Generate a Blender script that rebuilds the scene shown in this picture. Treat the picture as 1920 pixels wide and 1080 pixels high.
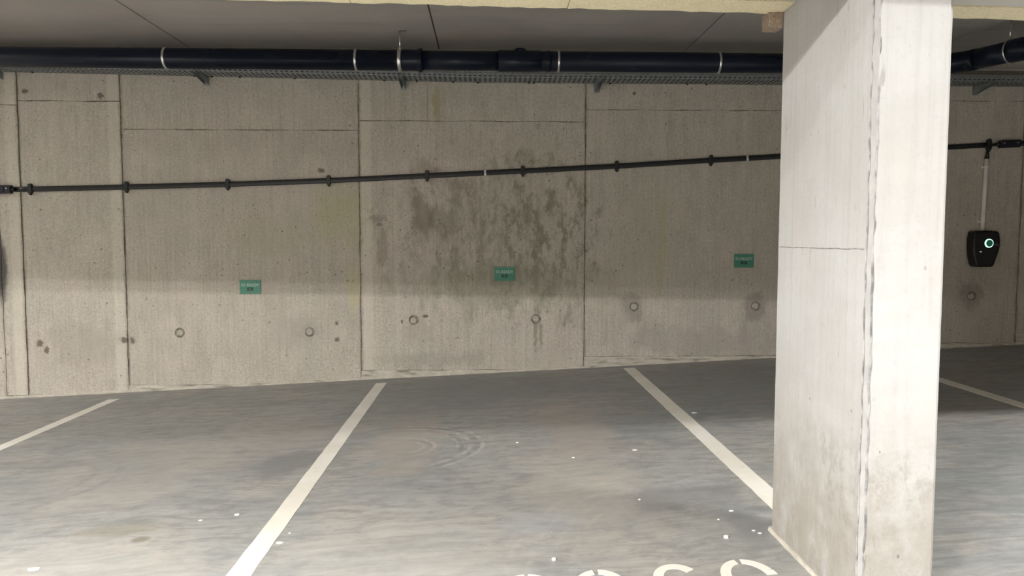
import bpy, bmesh, math, random
from mathutils import Vector, Matrix

random.seed(7)
scene = bpy.context.scene
for o in list(bpy.data.objects):
    bpy.data.objects.remove(o)
COL = scene.collection

# ------------------------------------------------------------------ camera
cam_d = bpy.data.cameras.new('camera')
cam_d.sensor_width = 36.0
cam_d.lens = 1408.14 / 1920 * 36.0
cam_d.clip_start = 0.05
cam = bpy.data.objects.new('camera', cam_d)
COL.objects.link(cam)
PITCH, YAW, ROLL = 0.0643, 0.0320, 0.0007
cp, sp, cy_, sy_ = math.cos(PITCH), math.sin(PITCH), math.cos(YAW), math.sin(YAW)
fw = Vector((sy_ * cp, cy_ * cp, -sp))
rt = Vector((cy_, -sy_, 0))
up = rt.cross(fw)
r2 = rt * math.cos(ROLL) + up * math.sin(ROLL)
u2 = up * math.cos(ROLL) - rt * math.sin(ROLL)
M = Matrix((r2, u2, -fw)).transposed().to_4x4()
M.translation = Vector((0, -7.867, 1.4053))
cam.matrix_world = M
scene.camera = cam

# ------------------------------------------------------------------ world, lights, exposure
world = bpy.data.worlds.new('garage_world')
scene.world = world
world.use_nodes = True
world.node_tree.nodes['Background'].inputs[0].default_value = (0.0, 0.0, 0.0, 1)
world.node_tree.nodes['Background'].inputs[1].default_value = 0.0
scene.view_settings.view_transform = 'Standard'
scene.view_settings.look = 'None'
scene.view_settings.gamma = 1.0
scene.view_settings.use_curve_mapping = False
scene.view_settings.exposure = 1.8

LAMP_Z = 3.27
def tube_or_fill(x, y, watt, length=1.5, width=0.09, col=(1.0, 0.972, 0.945), along='X', z=LAMP_Z):
    ld = bpy.data.lights.new('tube_or_fill_light', 'AREA')
    ld.shape = 'RECTANGLE'
    ld.size, ld.size_y = (length, width) if along == 'X' else (width, length)
    ld.energy = watt
    ld.color = col
    ob = bpy.data.objects.new('tube_or_fill_light', ld)
    ob.location = (x, y, z)
    COL.objects.link(ob)
    return ob

tube_or_fill(1.75, -6.80, 4)
tube_or_fill(4.95, -6.83, 142)
tube_or_fill(-4.3, -6.70, 42)
tube_or_fill(-1.7, -8.45, 180)
tube_or_fill(-5.6, -8.45, 135)
tube_or_fill(-4.8, -13.2, 345, z=2.75)  # added fill lamp, hung low so its light passes under the beam
tube_or_fill(-8.9, -2.4, 68, along='Y')

# ------------------------------------------------------------------ helpers
def tag(o, label=None, cat=None, group=None, kind=None):
    if label: o['label'] = label
    if cat: o['category'] = cat
    if group: o['group'] = group
    if kind: o['kind'] = kind
    return o

def link(name, me, mat=None, parent=None, loc=(0, 0, 0)):
    o = bpy.data.objects.new(name, me)
    o.location = loc
    if mat is not None and me is not None and not me.materials:
        me.materials.append(mat)
    COL.objects.link(o)
    if parent is not None:
        o.parent = parent
        o.matrix_parent_inverse = Matrix.Translation(-parent_loc(parent))
    return o

def parent_loc(o):
    v = Vector(o.location)
    while o.parent is not None:
        break
    return v

def empty(name, loc=(0, 0, 0)):
    o = bpy.data.objects.new(name, None)
    o.location = loc
    o.empty_display_size = 0.1
    COL.objects.link(o)
    return o

def done(bm, name, smooth=False):
    bmesh.ops.recalc_face_normals(bm, faces=bm.faces[:])
    me = bpy.data.meshes.new(name)
    if smooth:
        for f in bm.faces: f.smooth = True
    bm.to_mesh(me)
    bm.free()
    return me

def add_box(bm, x0, x1, y0, y1, z0, z1):
    """z0/z1 may be functions of x"""
    g = lambda z, x: z(x) if callable(z) else z
    vs = [bm.verts.new((x, y, g(z, x))) for z in (z0, z1) for y in (y0, y1) for x in (x0, x1)]
    q = [(0, 1, 3, 2), (4, 6, 7, 5), (0, 4, 5, 1), (2, 3, 7, 6), (0, 2, 6, 4), (1, 5, 7, 3)]
    fs = [bm.faces.new([vs[i] for i in f]) for f in q]
    return vs, fs

def bevel_all(bm, w, seg=2, edges=None):
    bmesh.ops.bevel(bm, geom=edges or bm.edges[:], offset=w, segments=seg, profile=0.5, affect='EDGES')

def box_mesh(name, *a, bev=0, seg=2):
    bm = bmesh.new()
    add_box(bm, *a)
    if bev: bevel_all(bm, bev, seg)
    return done(bm, name)

def add_tube(bm, pts, r, n=24, cap=True, sq=None):
    """sweep a circle (or superellipse a,b) along points; r number or list"""
    pts = [Vector(q) for q in pts]
    rings = []
    for i, q in enumerate(pts):
        if i == 0: t = pts[1] - q
        elif i == len(pts) - 1: t = q - pts[-2]
        else: t = (pts[i + 1] - q).normalized() + (q - pts[i - 1]).normalized()
        t.normalize()
        ref = Vector((0, 0, 1)) if abs(t.z) < 0.9 else Vector((0, 1, 0))
        a = t.cross(ref).normalized()
        b = a.cross(t).normalized()
        rr = r[i] if isinstance(r, (list, tuple)) else r
        ring = []
        for k in range(n):
            th = 2 * math.pi * k / n
            c, s = math.cos(th), math.sin(th)
            if sq:
                e = 0.5
                c = math.copysign(abs(c) ** e, c) * sq[0]
                s = math.copysign(abs(s) ** e, s) * sq[1]
            else:
                c *= rr; s *= rr
            ring.append(bm.verts.new(q + a * c + b * s))
        rings.append(ring)
    for A, B in zip(rings, rings[1:]):
        for k in range(n):
            bm.faces.new((A[k], A[(k + 1) % n], B[(k + 1) % n], B[k]))
    if cap:
        bm.faces.new(rings[0][::-1])
        bm.faces.new(rings[-1])

def tube_mesh(name, pts, r, n=24, smooth=True, sq=None):
    bm = bmesh.new()
    add_tube(bm, pts, r, n, True, sq)
    me = done(bm, name)
    for f in me.polygons:
        if len(f.vertices) <= 4: f.use_smooth = smooth
    return me

def prism_mesh(name, pts2, y0, y1, bev=0, seg=3, axis='Y'):
    """polygon in XZ extruded along Y (or polygon in XY extruded along Z)"""
    bm = bmesh.new()
    mk = (lambda a, b, c: (a, c, b)) if axis == 'Y' else (lambda a, b, c: (a, b, c))
    A = [bm.verts.new(mk(a, b, y0)) for a, b in pts2]
    B = [bm.verts.new(mk(a, b, y1)) for a, b in pts2]
    f0 = bm.faces.new(A)
    bm.faces.new(B[::-1])
    n = len(A)
    for i in range(n):
        bm.faces.new((A[i], A[(i + 1) % n], B[(i + 1) % n], B[i]))
    if bev:
        bmesh.ops.recalc_face_normals(bm, faces=bm.faces[:])
        bevel_all(bm, bev, seg, [e for e in f0.edges])
    return done(bm, name)

FS = 0.0492                      # the floor climbs to the right along the wall
def fz(x): return FS * x

# ------------------------------------------------------------------ materials
class Nodes:
    def __init__(s, name):
        s.m = bpy.data.materials.new(name)
        s.m.use_nodes = True
        s.t = s.m.node_tree
        s.b = s.t.nodes['Principled BSDF']
        s._p = None
    def new(s, typ, **kw):
        n = s.t.nodes.new(typ)
        for k, v in kw.items(): setattr(n, k, v)
        return n
    def L(s, a, b): s.t.links.new(a, b)
    def val(s, sock, v):
        if hasattr(v, 'is_output') or isinstance(v, bpy.types.NodeSocket): s.L(v, sock)
        else: sock.default_value = v
    def pos(s):
        if s._p is None: s._p = s.new('ShaderNodeNewGeometry').outputs['Position']
        return s._p
    def map(s, scale=(1, 1, 1), loc=(0, 0, 0), rot=(0, 0, 0), vec=None):
        n = s.new('ShaderNodeMapping')
        n.inputs['Scale'].default_value = scale
        n.inputs['Location'].default_value = loc
        n.inputs['Rotation'].default_value = rot
        s.L(vec or s.pos(), n.inputs['Vector'])
        return n.outputs[0]
    def noise(s, scale=1, detail=4, rough=0.55, vec=None, dist=0):
        n = s.new('ShaderNodeTexNoise')
        n.inputs['Scale'].default_value = scale
        n.inputs['Detail'].default_value = detail
        n.inputs['Roughness'].default_value = rough
        n.inputs['Distortion'].default_value = dist
        s.L(vec or s.pos(), n.inputs['Vector'])
        return n.outputs[0]
    def voro(s, scale, vec=None, rnd=1.0):
        n = s.new('ShaderNodeTexVoronoi')
        n.inputs['Scale'].default_value = scale
        n.inputs['Randomness'].default_value = rnd
        s.L(vec or s.pos(), n.inputs['Vector'])
        return n
    def math(s, op, a, b=0.0, c=None, clamp=False):
        n = s.new('ShaderNodeMath', operation=op, use_clamp=clamp)
        s.val(n.inputs[0], a); s.val(n.inputs[1], b)
        if c is not None: s.val(n.inputs[2], c)
        return n.outputs[0]
    def ramp(s, v, lo, hi, a=0.0, b=1.0):
        n = s.new('ShaderNodeMapRange', interpolation_type='SMOOTHSTEP')
        s.val(n.inputs[0], v)
        for i, q in zip((1, 2, 3, 4), (lo, hi, a, b)): n.inputs[i].default_value = q
        return n.outputs[0]
    def mix(s, fac, a, b, mode='MIX'):
        n = s.new('ShaderNodeMix', data_type='RGBA', blend_type=mode)
        s.val(n.inputs[0], fac)
        for i, v in ((6, a), (7, b)):
            if isinstance(v, (tuple, list)): n.inputs[i].default_value = (*v[:3], 1)
            else: s.L(v, n.inputs[i])
        return n.outputs[2]
    def bump(s, h, strength=0.3, dist=0.01, prev=None):
        n = s.new('ShaderNodeBump')
        n.inputs['Strength'].default_value = strength
        n.inputs['Distance'].default_value = dist
        s.L(h, n.inputs['Height'])
        if prev is not None: s.L(prev, n.inputs['Normal'])
        return n.outputs[0]
    def sep(s):
        n = s.new('ShaderNodeSeparateXYZ'); s.L(s.pos(), n.inputs[0]); return n.outputs
    def smudge(s, c, r, edge, n_amp=0.6, plane='XZ'):
        """soft mark of its own shape round a point of the surface; edge = noise socket"""
        x, y, z = s.sep()
        a, b = (x, z) if plane == 'XZ' else (x, y)
        da = s.math('DIVIDE', s.math('SUBTRACT', a, c[0]), r[0])
        db = s.math('DIVIDE', s.math('SUBTRACT', b, c[1]), r[1])
        d = s.math('SQRT', s.math('ADD', s.math('MULTIPLY', da, da), s.math('MULTIPLY', db, db)))
        d = s.math('ADD', d, s.math('MULTIPLY', s.math('SUBTRACT', edge, 0.5), n_amp * 4.5))
        return s.ramp(d, 1.1, 0.45)
    def out(s, col, rough=0.8, normal=None, metal=0.0, spec=0.4):
        s.val(s.b.inputs['Base Color'], (*col, 1) if isinstance(col, tuple) else col)
        s.val(s.b.inputs['Roughness'], rough)
        s.b.inputs['Metallic'].default_value = metal
        s.b.inputs['Specular IOR Level'].default_value = spec
        if normal is not None: s.L(normal, s.b.inputs['Normal'])
        return s.m

JX = [-11.0, -7.35, -4.985, -4.760, -3.735, -1.328, 1.016, 3.350, 5.676, 8.0, 10.4, 13.0]      # upright formwork joints of the back wall
def mat_wall():
    n = Nodes('cast_concrete_wall')
    x, y, z = n.sep()
    rnd = n.new('ShaderNodeObjectInfo').outputs['Random']
    big = n.noise(0.9, 4, 0.55)
    mid = n.noise(3.2, 7, 0.66, n.map((1.2, 1, 0.8)))
    mid2 = n.noise(8.5, 7, 0.68, n.map((1.5, 1, 0.7), (6, 1, 3)))
    streak = n.noise(1.0, 6, 0.62, n.map((46, 1, 1.3)))
    streak2 = n.noise(1.0, 4, 0.62, n.map((9, 1, 0.5), (3, 0, 1)))
    fine = n.noise(42, 6, 0.74)
    edge = n.noise(6.5, 8, 0.72, n.map((1.4, 1, 0.75), (4, 1, 2)))
    edge2 = n.noise(24, 6, 0.7, n.map((1.2, 1, 0.9), (4, 1, 2)))
    col = n.mix(n.ramp(big, 0.32, 0.68), (0.495, 0.452, 0.386), (0.579, 0.529, 0.461))
    col = n.mix(n.ramp(mid, 0.32, 0.72, 0, 0.75), col, (0.420, 0.400, 0.346))
    col = n.mix(n.ramp(mid2, 0.50, 0.70, 0, 0.55), col, (0.379, 0.350, 0.299))
    col = n.mix(n.ramp(mid2, 0.46, 0.28, 0, 0.45), col, (0.650, 0.605, 0.531))
    col = n.mix(n.ramp(n.noise(1.7, 4, 0.55, n.map((1, 1, 1), (7, 2, 5))), 0.48, 0.70, 0, 0.55), col, (0.542, 0.479, 0.434))
    col = n.mix(n.ramp(n.noise(2.1, 4, 0.55, n.map((1, 1, 1), (1, 2, 9))), 0.52, 0.70, 0, 0.45), col, (0.452, 0.458, 0.395))
    col = n.mix(n.ramp(streak, 0.44, 0.70, 0, 0.45), col, (0.339, 0.312, 0.267))
    col = n.mix(n.ramp(streak2, 0.5, 0.75, 0, 0.40), col, (0.633, 0.585, 0.514))
    col = n.mix(n.ramp(fine, 0.42, 0.72, 0, 0.50), col, (0.296, 0.273, 0.235))
    col = n.mix(n.ramp(fine, 0.50, 0.30, 0, 0.35), col, (0.723, 0.678, 0.610))
    def area(c, r, amt, colour, col, amp=0.45, mul=None, e=None):
        k = n.smudge(c, r, e or edge, amp)
        if mul is not None: k = n.math('MULTIPLY', k, mul)
        return n.mix(n.math('MULTIPLY', k, amt), col, colour)
    # paste and dirt running along the upright joints
    jn = n.noise(1.0, 6, 0.7, n.map((14, 1, 3.2), (2, 0, 7)))
    for jx in JX[2:9]:
        dj = n.math('ABSOLUTE', n.math('SUBTRACT', x, jx))
        dj = n.math('ADD', dj, n.math('MULTIPLY', n.math('SUBTRACT', jn, 0.5), 0.11))
        col = n.mix(n.ramp(dj, 0.028, 0.0, 0, 0.62), col, (0.266, 0.240, 0.201))
    for jx, sgn in ((-3.735, -1), (-4.760, -1), (-1.328, 1)):
        dj = n.math('ABSOLUTE', n.math('SUBTRACT', x, jx + sgn * 0.075))
        dj = n.math('ADD', dj, n.math('MULTIPLY', n.math('SUBTRACT', edge2, 0.5), 0.10))
        col = n.mix(n.ramp(dj, 0.075, 0.03, 0, 0.45), col, (0.678, 0.627, 0.542))
    # damp, mouldy patch on the middle panel and other stains
    patch = n.ramp(n.noise(4.6, 10, 0.72, n.map((1.5, 1, 0.75), (1.7, 0, 0.4))), 0.46, 0.60)
    patch2 = n.ramp(n.noise(11, 8, 0.72, n.map((1.8, 1, 0.7), (3.1, 0, 2.4))), 0.47, 0.62)
    col = area((0.05, 1.50), (1.25, 0.95), 0.72, (0.232, 0.210, 0.160), col, 0.5, patch)
    col = area((0.62, 1.35), (0.60, 0.95), 0.72, (0.203, 0.201, 0.147), col, 0.5, patch)
    col = area((0.10, 1.35), (1.15, 0.95), 0.55, (0.254, 0.240, 0.186), col, 0.5, patch2)
    col = area((0.1, 0.92), (1.15, 0.30), 0.45, (0.305, 0.307, 0.232), col, 0.6)
    col = area((0.25, 1.45), (1.0, 0.85), 0.15, (0.271, 0.266, 0.215), col, 0.4)
    col = area((-0.70, 1.66), (0.13, 0.30), 0.62, (0.226, 0.203, 0.156), col, 0.6)
    col = area((-0.45, 1.62), (0.22, 0.22), 0.45, (0.243, 0.220, 0.169), col, 0.7)
    col = area((-0.65, 2.12), (0.18, 0.16), 0.45, (0.258, 0.231, 0.181), col, 0.7)
    col = area((-1.10, 1.30), (0.07, 0.24), 0.50, (0.266, 0.240, 0.190), col, 0.6)
    col = area((-1.15, 1.62), (0.10, 0.05), 0.55, (0.226, 0.203, 0.164), col, 0.7, e=edge2)
    col = area((-1.13, 1.56), (0.05, 0.02), 0.70, (0.192, 0.169, 0.136), col, 0.6, e=edge2)
    col = area((-1.55, 1.68), (0.32, 0.38), 0.55, (0.435, 0.418, 0.232), col, 0.45)
    col = area((-2.25, 1.45), (0.5, 0.25), 0.30, (0.412, 0.390, 0.254), col, 0.6)
    col = area((-1.40, 0.90), (0.10, 0.28), 0.45, (0.515, 0.475, 0.254), col, 0.5)
    col = area((1.83, 1.30), (0.05, 0.60), 0.50, (0.447, 0.380, 0.191), col, 0.7)
    col = area((1.70, 1.40), (0.45, 0.70), 0.30, (0.424, 0.435, 0.350), col, 0.6)
    col = area((-0.52, 2.83), (0.05, 0.22), 0.60, (0.353, 0.292, 0.148), col, 0.7)
    col = area((-0.62, 2.80), (0.012, 0.28), 0.6, (0.282, 0.243, 0.169), col, 0.5, e=edge2)
    col = area((-2.0, 0.45), (0.35, 0.22), 0.40, (0.407, 0.364, 0.332), col, 0.6)
    col = area((-1.86, 0.44), (0.14, 0.10), 0.45, (0.339, 0.299, 0.282), col, 0.7, e=edge2)
    col = area((-0.75, 0.48), (0.14, 0.16), 0.40, (0.373, 0.337, 0.288), col, 0.7)
    col = area((1.54, 0.68), (0.13, 0.17), 0.6, (0.292, 0.255, 0.233), col, 0.7)
    col = area((2.84, 0.70), (0.15, 0.17), 0.65, (0.278, 0.244, 0.219), col, 0.7)
    col = area((5.18, 0.80), (0.17, 0.15), 0.6, (0.244, 0.224, 0.198), col, 0.7)
    col = area((2.2, 0.33), (1.1, 0.22), 0.45, (0.353, 0.319, 0.297), col, 0.6)
    col = area((-0.6, 0.14), (0.7, 0.11), 0.45, (0.312, 0.305, 0.261), col, 0.6)
    col = area((-4.2, 0.30), (0.42, 0.28), 0.50, (0.355, 0.325, 0.286), col, 0.6)
    col = area((-4.99, 1.10), (0.075, 0.42), 0.9, (0.040, 0.038, 0.041), col, 0.25)
    col = area((0.50, 0.47), (0.025, 0.30), 0.65, (0.249, 0.215, 0.169), col, 0.6, e=edge2)
    col = area((0.555, 0.40), (0.02, 0.16), 0.65, (0.249, 0.215, 0.169), col, 0.7, e=edge2)
    # small rust and paste spots beside joints and holes
    for c, r in (((-4.63, 0.33), (0.05, 0.045)), ((-4.565, 0.26), (0.028, 0.05)), ((-3.77, 0.36), (0.06, 0.035)), ((-3.69, 0.355), (0.03, 0.045)), ((-1.72, 2.115), (0.045, 0.03)), ((-0.655, 0.605), (0.035, 0.02)), ((-0.90, 0.55), (0.012, 0.03)), ((-4.68, 2.90), (0.04, 0.03)), ((-3.93, 2.86), (0.04, 0.04)), ((-1.58, 0.53), (0.02, 0.03)), ((-1.58, 0.36), (0.03, 0.03)), ((1.52, 2.92), (0.022, 0.022))):
        col = area(c, r, 0.85, (0.119, 0.090, 0.073), col, 0.5, e=edge2)
    # blow holes
    v = n.voro(34).outputs['Distance']
    holes = n.math('MULTIPLY', n.ramp(v, 0.19, 0.08), n.ramp(n.noise(2.6, 3, 0.6, n.map(loc=(9, 4, 1))), 0.46, 0.60))
    v2 = n.voro(9, n.map((1, 1, 1), (2.2, 0, 5.1))).outputs['Distance']
    holes2 = n.math('MULTIPLY', n.ramp(v2, 0.10, 0.05), n.ramp(n.noise(1.3, 2, 0.5, n.map(loc=(1, 8, 3))), 0.44, 0.56))
    hh = n.math('MAXIMUM', holes, holes2)
    col = n.mix(n.math('MULTIPLY', hh, 0.7), col, (0.136, 0.119, 0.102))
    col = n.mix(n.math('MULTIPLY', n.math('ABSOLUTE', n.math('SUBTRACT', rnd, 0.5)), 0.22), col, (0.407, 0.373, 0.322))
    h = n.math('ADD', n.math('MULTIPLY', fine, 0.5), n.math('MULTIPLY', streak, 0.5))
    h = n.math('SUBTRACT', h, n.math('MULTIPLY', hh, 1.5))
    nm = n.bump(h, 0.45, 0.007)
    return n.out(col, 0.86, nm, spec=0.25)

def mat_joint():
    n = Nodes('joint_mortar')
    a = n.noise(18, 5, 0.65)
    col = n.mix(n.ramp(a, 0.35, 0.7), (0.15, 0.132, 0.108), (0.36, 0.325, 0.270))
    return n.out(col, 0.95, n.bump(a, 0.5, 0.01), spec=0.1)

def mat_kicker():
    n = Nodes('rough_mortar_kicker')
    a = n.noise(9, 6, 0.7, n.map((1, 1, 3)))
    b = n.noise(1.0, 5, 0.6, n.map((3.0, 1, 26)))
    col = n.mix(n.ramp(a, 0.3, 0.7), (0.414, 0.385, 0.328), (0.575, 0.540, 0.471))
    col = n.mix(n.ramp(b, 0.52, 0.66, 0, 0.75), col, (0.196, 0.178, 0.149))
    return n.out(col, 0.9, n.bump(a, 0.5, 0.012), spec=0.2)

def mat_column():
    n = Nodes('pale_concrete_column')
    big = n.noise(2.2, 5, 0.6)
    st = n.noise(1.0, 5, 0.6, n.map((30, 30, 0.9)))
    fine = n.noise(55, 4, 0.7)
    x, y, z = n.sep()
    col = n.mix(n.ramp(big, 0.3, 0.7), (0.425, 0.419, 0.402), (0.480, 0.476, 0.467))
    col = n.mix(n.ramp(n.noise(3.1, 4, 0.55, n.map(loc=(3, 3, 8))), 0.52, 0.75, 0, 0.4), col, (0.468, 0.431, 0.402))
    col = n.mix(n.ramp(st, 0.46, 0.75, 0, 0.32), col, (0.328, 0.324, 0.312))
    col = n.mix(n.ramp(fine, 0.5, 0.8, 0, 0.22), col, (0.281, 0.276, 0.262))
    # scuffed foot of the column
    foot = n.math('MULTIPLY', n.ramp(z, 0.95, 0.15), n.ramp(n.noise(5, 6, 0.7, n.map((1, 1, 0.6))), 0.25, 0.6))
    col = n.mix(n.math('MULTIPLY', foot, 0.95), col, (0.312, 0.292, 0.254))
    rough_low = n.math('MULTIPLY', n.math('MULTIPLY', n.ramp(z, 0.78, 0.55), n.ramp(n.noise(16, 8, 0.75, n.map((1, 1, 0.8), (2, 3, 1))), 0.44, 0.62)), n.ramp(big, 0.35, 0.6))
    col = n.mix(n.math('MULTIPLY', rough_low, 0.55), col, (0.27, 0.25, 0.215))
    # scratches and pits
    v = n.voro(13, n.map((1.2, 1.2, 0.8))).outputs['Distance']
    pit = n.math('MULTIPLY', n.ramp(v, 0.10, 0.05), n.ramp(n.noise(2.4, 3, 0.6), 0.5, 0.62))
    scr = n.noise(1.0, 3, 0.5, n.map((60, 60, 7), rot=(0.390, 0.316, 0.164)))
    scm = n.math('MULTIPLY', n.ramp(scr, 0.64, 0.70), n.ramp(n.noise(3.5, 2, 0.5, n.map(loc=(5, 5, 0))), 0.52, 0.64))
    col = n.mix(n.math('MULTIPLY', n.math('MAXIMUM', pit, n.math('MULTIPLY', scm, 0.6)), 0.6), col, (0.133, 0.126, 0.115))
    nm = n.bump(n.math('SUBTRACT', n.math('ADD', fine, st), pit), 0.25, 0.005)
    return n.out(col, 0.8, nm, spec=0.3)

def mat_floor():
    n = Nodes('painted_concrete_floor')
    x, y, z = n.sep()
    wob = n.noise(0.9, 3, 0.5)
    pv = n.new('ShaderNodeVectorMath', operation='ADD')
    n.L(n.pos(), pv.inputs[0])
    cmb = n.new('ShaderNodeCombineXYZ')
    n.L(n.math('MULTIPLY', wob, 0.5), cmb.inputs[1])
    n.L(cmb.outputs[0], pv.inputs[1])
    wv = pv.outputs[0]
    big = n.noise(0.75, 4, 0.55, n.map((0.9, 1.1, 1), (3.4, 1.2, 0)))
    med = n.noise(1.9, 5, 0.6, n.map((1, 1, 1), (1.1, 7.0, 0)))
    st = n.noise(1.0, 6, 0.62, n.map((1.3, 21, 1), vec=wv))
    st2 = n.noise(1.0, 4, 0.6, n.map((0.5, 6, 1), (3, 2, 0), vec=wv))
    fine = n.noise(60, 5, 0.72)
    mot = n.noise(9, 8, 0.7, n.map((0.8, 1.5, 1), (5, 1, 0)))
    st3 = n.noise(1.0, 7, 0.68, n.map((3.2, 46, 1), (8, 3, 0), vec=wv))
    edge = n.noise(3.4, 8, 0.7, n.map(loc=(2, 2, 2)))
    col = n.mix(n.ramp(big, 0.34, 0.66), (0.252, 0.265, 0.260), (0.325, 0.324, 0.307))
    col = n.mix(n.ramp(med, 0.45, 0.62, 0, 0.70), col, (0.353, 0.333, 0.298))
    col = n.mix(n.ramp(st, 0.46, 0.72, 0, 0.42), col, (0.140, 0.147, 0.143))
    col = n.mix(n.ramp(st, 0.46, 0.25, 0, 0.38), col, (0.403, 0.408, 0.392))
    col = n.mix(n.ramp(st2, 0.5, 0.72, 0, 0.38), col, (0.185, 0.192, 0.187))
    col = n.mix(n.ramp(fine, 0.5, 0.78, 0, 0.22), col, (0.168, 0.172, 0.164))
    col = n.mix(n.ramp(mot, 0.46, 0.64, 0, 0.55), col, (0.185, 0.190, 0.185))
    col = n.mix(n.ramp(mot, 0.46, 0.28, 0, 0.40), col, (0.43, 0.415, 0.385))
    col = n.mix(n.ramp(st3, 0.50, 0.68, 0, 0.34), col, (0.165, 0.170, 0.165))
    col = n.mix(n.ramp(st3, 0.44, 0.28, 0, 0.30), col, (0.44, 0.435, 0.415))
    def area(c, r, amt, colour, col, amp=0.45, mul=None):
        k = n.smudge(c, r, edge, amp, 'XY')
        if mul is not None: k = n.math('MULTIPLY', k, mul)
        return n.mix(n.math('MULTIPLY', k, amt), col, colour)
    # broad patches: blue-grey bays, beige dusty tracks of the wheels, painted column shadow
    col = area((-0.2, -0.9), (1.6, 1.0), 0.45, (0.190, 0.205, 0.201), col, 0.35)
    col = area((2.3, -1.2), (1.6, 1.3), 0.45, (0.179, 0.193, 0.187), col, 0.3)
    col = area((-0.55, -2.6), (0.28, 0.95), 0.60, (0.342, 0.301, 0.263), col, 0.5)
    col = area((0.62, -2.5), (0.30, 1.2), 0.60, (0.336, 0.301, 0.267), col, 0.5)
    col = area((0.55, -3.9), (0.42, 0.8), 0.50, (0.370, 0.345, 0.302), col, 0.5)
    col = area((-0.35, -4.6), (0.7, 0.7), 0.25, (0.448, 0.425, 0.380), col, 0.5)
    col = area((-2.3, -2.9), (0.8, 1.1), 0.40, (0.358, 0.336, 0.302), col, 0.5)
    col = area((-1.9, -4.6), (0.8, 0.6), 0.30, (0.448, 0.423, 0.377), col, 0.5)
    col = area((-1.55, -2.3), (0.5, 0.8), 0.35, (0.336, 0.301, 0.263), col, 0.5)
    col = area((-1.30, -2.95), (0.32, 0.35), 0.55, (0.146, 0.152, 0.152), col, 0.5)
    col = area((1.05, -4.05), (0.38, 0.28), 0.60, (0.168, 0.170, 0.173), col, 0.5)  # column's cast shadow, put into the floor colour
    col = area((1.22, -4.45), (0.10, 0.35), 0.45, (0.190, 0.193, 0.199), col, 0.3)  # painted shadow strip along the column's left face
    col = area((0.25, -4.25), (0.24, 0.2), 0.40, (0.297, 0.316, 0.333), col, 0.4)
    col = area((-1.73, -4.16), (0.06, 0.045), 0.65, (0.146, 0.132, 0.094), col, 0.3)
    col = area((-1.9, -4.0), (0.22, 0.14), 0.4, (0.224, 0.201, 0.140), col, 0.7)
    # turning tyre marks: rings round a few centres
    def tyre(c, r0, r1, freq, amt, col, light, gate):
        dx = n.math('SUBTRACT', x, c[0]); dy = n.math('SUBTRACT', y, c[1])
        d = n.math('SQRT', n.math('ADD', n.math('MULTIPLY', dx, dx), n.math('MULTIPLY', dy, dy)))
        d = n.math('ADD', d, n.math('MULTIPLY', edge, 0.05))
        ring = n.math('MULTIPLY', n.ramp(d, r0, r0 + 0.05), n.ramp(d, r1, r1 - 0.05))
        s = n.ramp(n.math('SINE', n.math('MULTIPLY', d, freq)), 0.1, 0.9)
        k = n.math('MULTIPLY', n.math('MULTIPLY', ring, s), n.ramp(n.math('ADD', n.math('MULTIPLY', dx, gate[0]), n.math('MULTIPLY', dy, gate[1])), 0.0, 0.25))
        k = n.math('MULTIPLY', k, n.ramp(n.noise(11, 6, 0.7), 0.42, 0.60))
        return n.mix(n.math('MULTIPLY', k, amt), col, light)
    col = tyre((-0.62, -2.75), 0.14, 0.66, 75, 0.55, col, (0.470, 0.471, 0.450), (1, 0.3))
    col = tyre((-0.62, -2.75), 0.20, 0.62, 58, 0.45, col, (0.146, 0.149, 0.146), (1, 0.3))
    col = tyre((-3.05, -3.1), 0.46, 0.80, 40, 0.35, col, (0.179, 0.184, 0.181), (1, 0.1))
    col = tyre((1.15, -4.95), 0.36, 0.54, 70, 0.22, col, (0.470, 0.471, 0.445), (-1, 0.3))
    col = tyre((1.6, -4.9), 1.22, 1.62, 70, 0.16, col, (0.470, 0.448, 0.409), (-1, 0.6))
    # pale specks
    v = n.voro(16, n.map((1, 1.0, 1))).outputs['Distance']
    sp_ = n.math('MULTIPLY', n.ramp(v, 0.055, 0.03), n.ramp(n.noise(1.1, 2, 0.5, n.map(loc=(4, 0, 4))), 0.46, 0.6))
    col = n.mix(n.math('MULTIPLY', sp_, 0.8), col, (0.694, 0.690, 0.643))
    h = n.math('ADD', n.math('MULTIPLY', st, 0.5), n.math('MULTIPLY', fine, 0.2))
    rough = n.ramp(med, 0.3, 0.7, 0.46, 0.62)
    return n.out(col, rough, n.bump(h, 0.12, 0.004), spec=0.35)

def mat_ceiling():
    n = Nodes('precast_ceiling_concrete')
    big = n.noise(0.8, 4, 0.55)
    st = n.noise(1.0, 5, 0.6, n.map((0.8, 7, 1)))
    fine = n.noise(40, 4, 0.6)
    col = n.mix(n.ramp(big, 0.3, 0.7), (0.364, 0.344, 0.322), (0.449, 0.422, 0.393))
    col = n.mix(n.ramp(n.noise(1.9, 3, 0.5, n.map(loc=(2, 9, 0))), 0.5, 0.7, 0, 0.4), col, (0.465, 0.395, 0.360))
    col = n.mix(n.ramp(st, 0.5, 0.75, 0, 0.4), col, (0.287, 0.279, 0.264))
    col = n.mix(n.ramp(fine, 0.5, 0.8, 0, 0.15), col, (0.248, 0.232, 0.214))
    return n.out(col, 0.85, n.bump(fine, 0.15, 0.004), spec=0.25)

def mat_beam():
    n = Nodes('beam_concrete')
    big = n.noise(1.4, 5, 0.6)
    fine = n.noise(40, 4, 0.6)
    col = n.mix(n.ramp(big, 0.3, 0.7), (0.520, 0.488, 0.446), (0.624, 0.592, 0.547))
    col = n.mix(n.ramp(fine, 0.5, 0.8, 0, 0.15), col, (0.390, 0.364, 0.338))
    return n.out(col, 0.85, n.bump(fine, 0.15, 0.004), spec=0.25)

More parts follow.
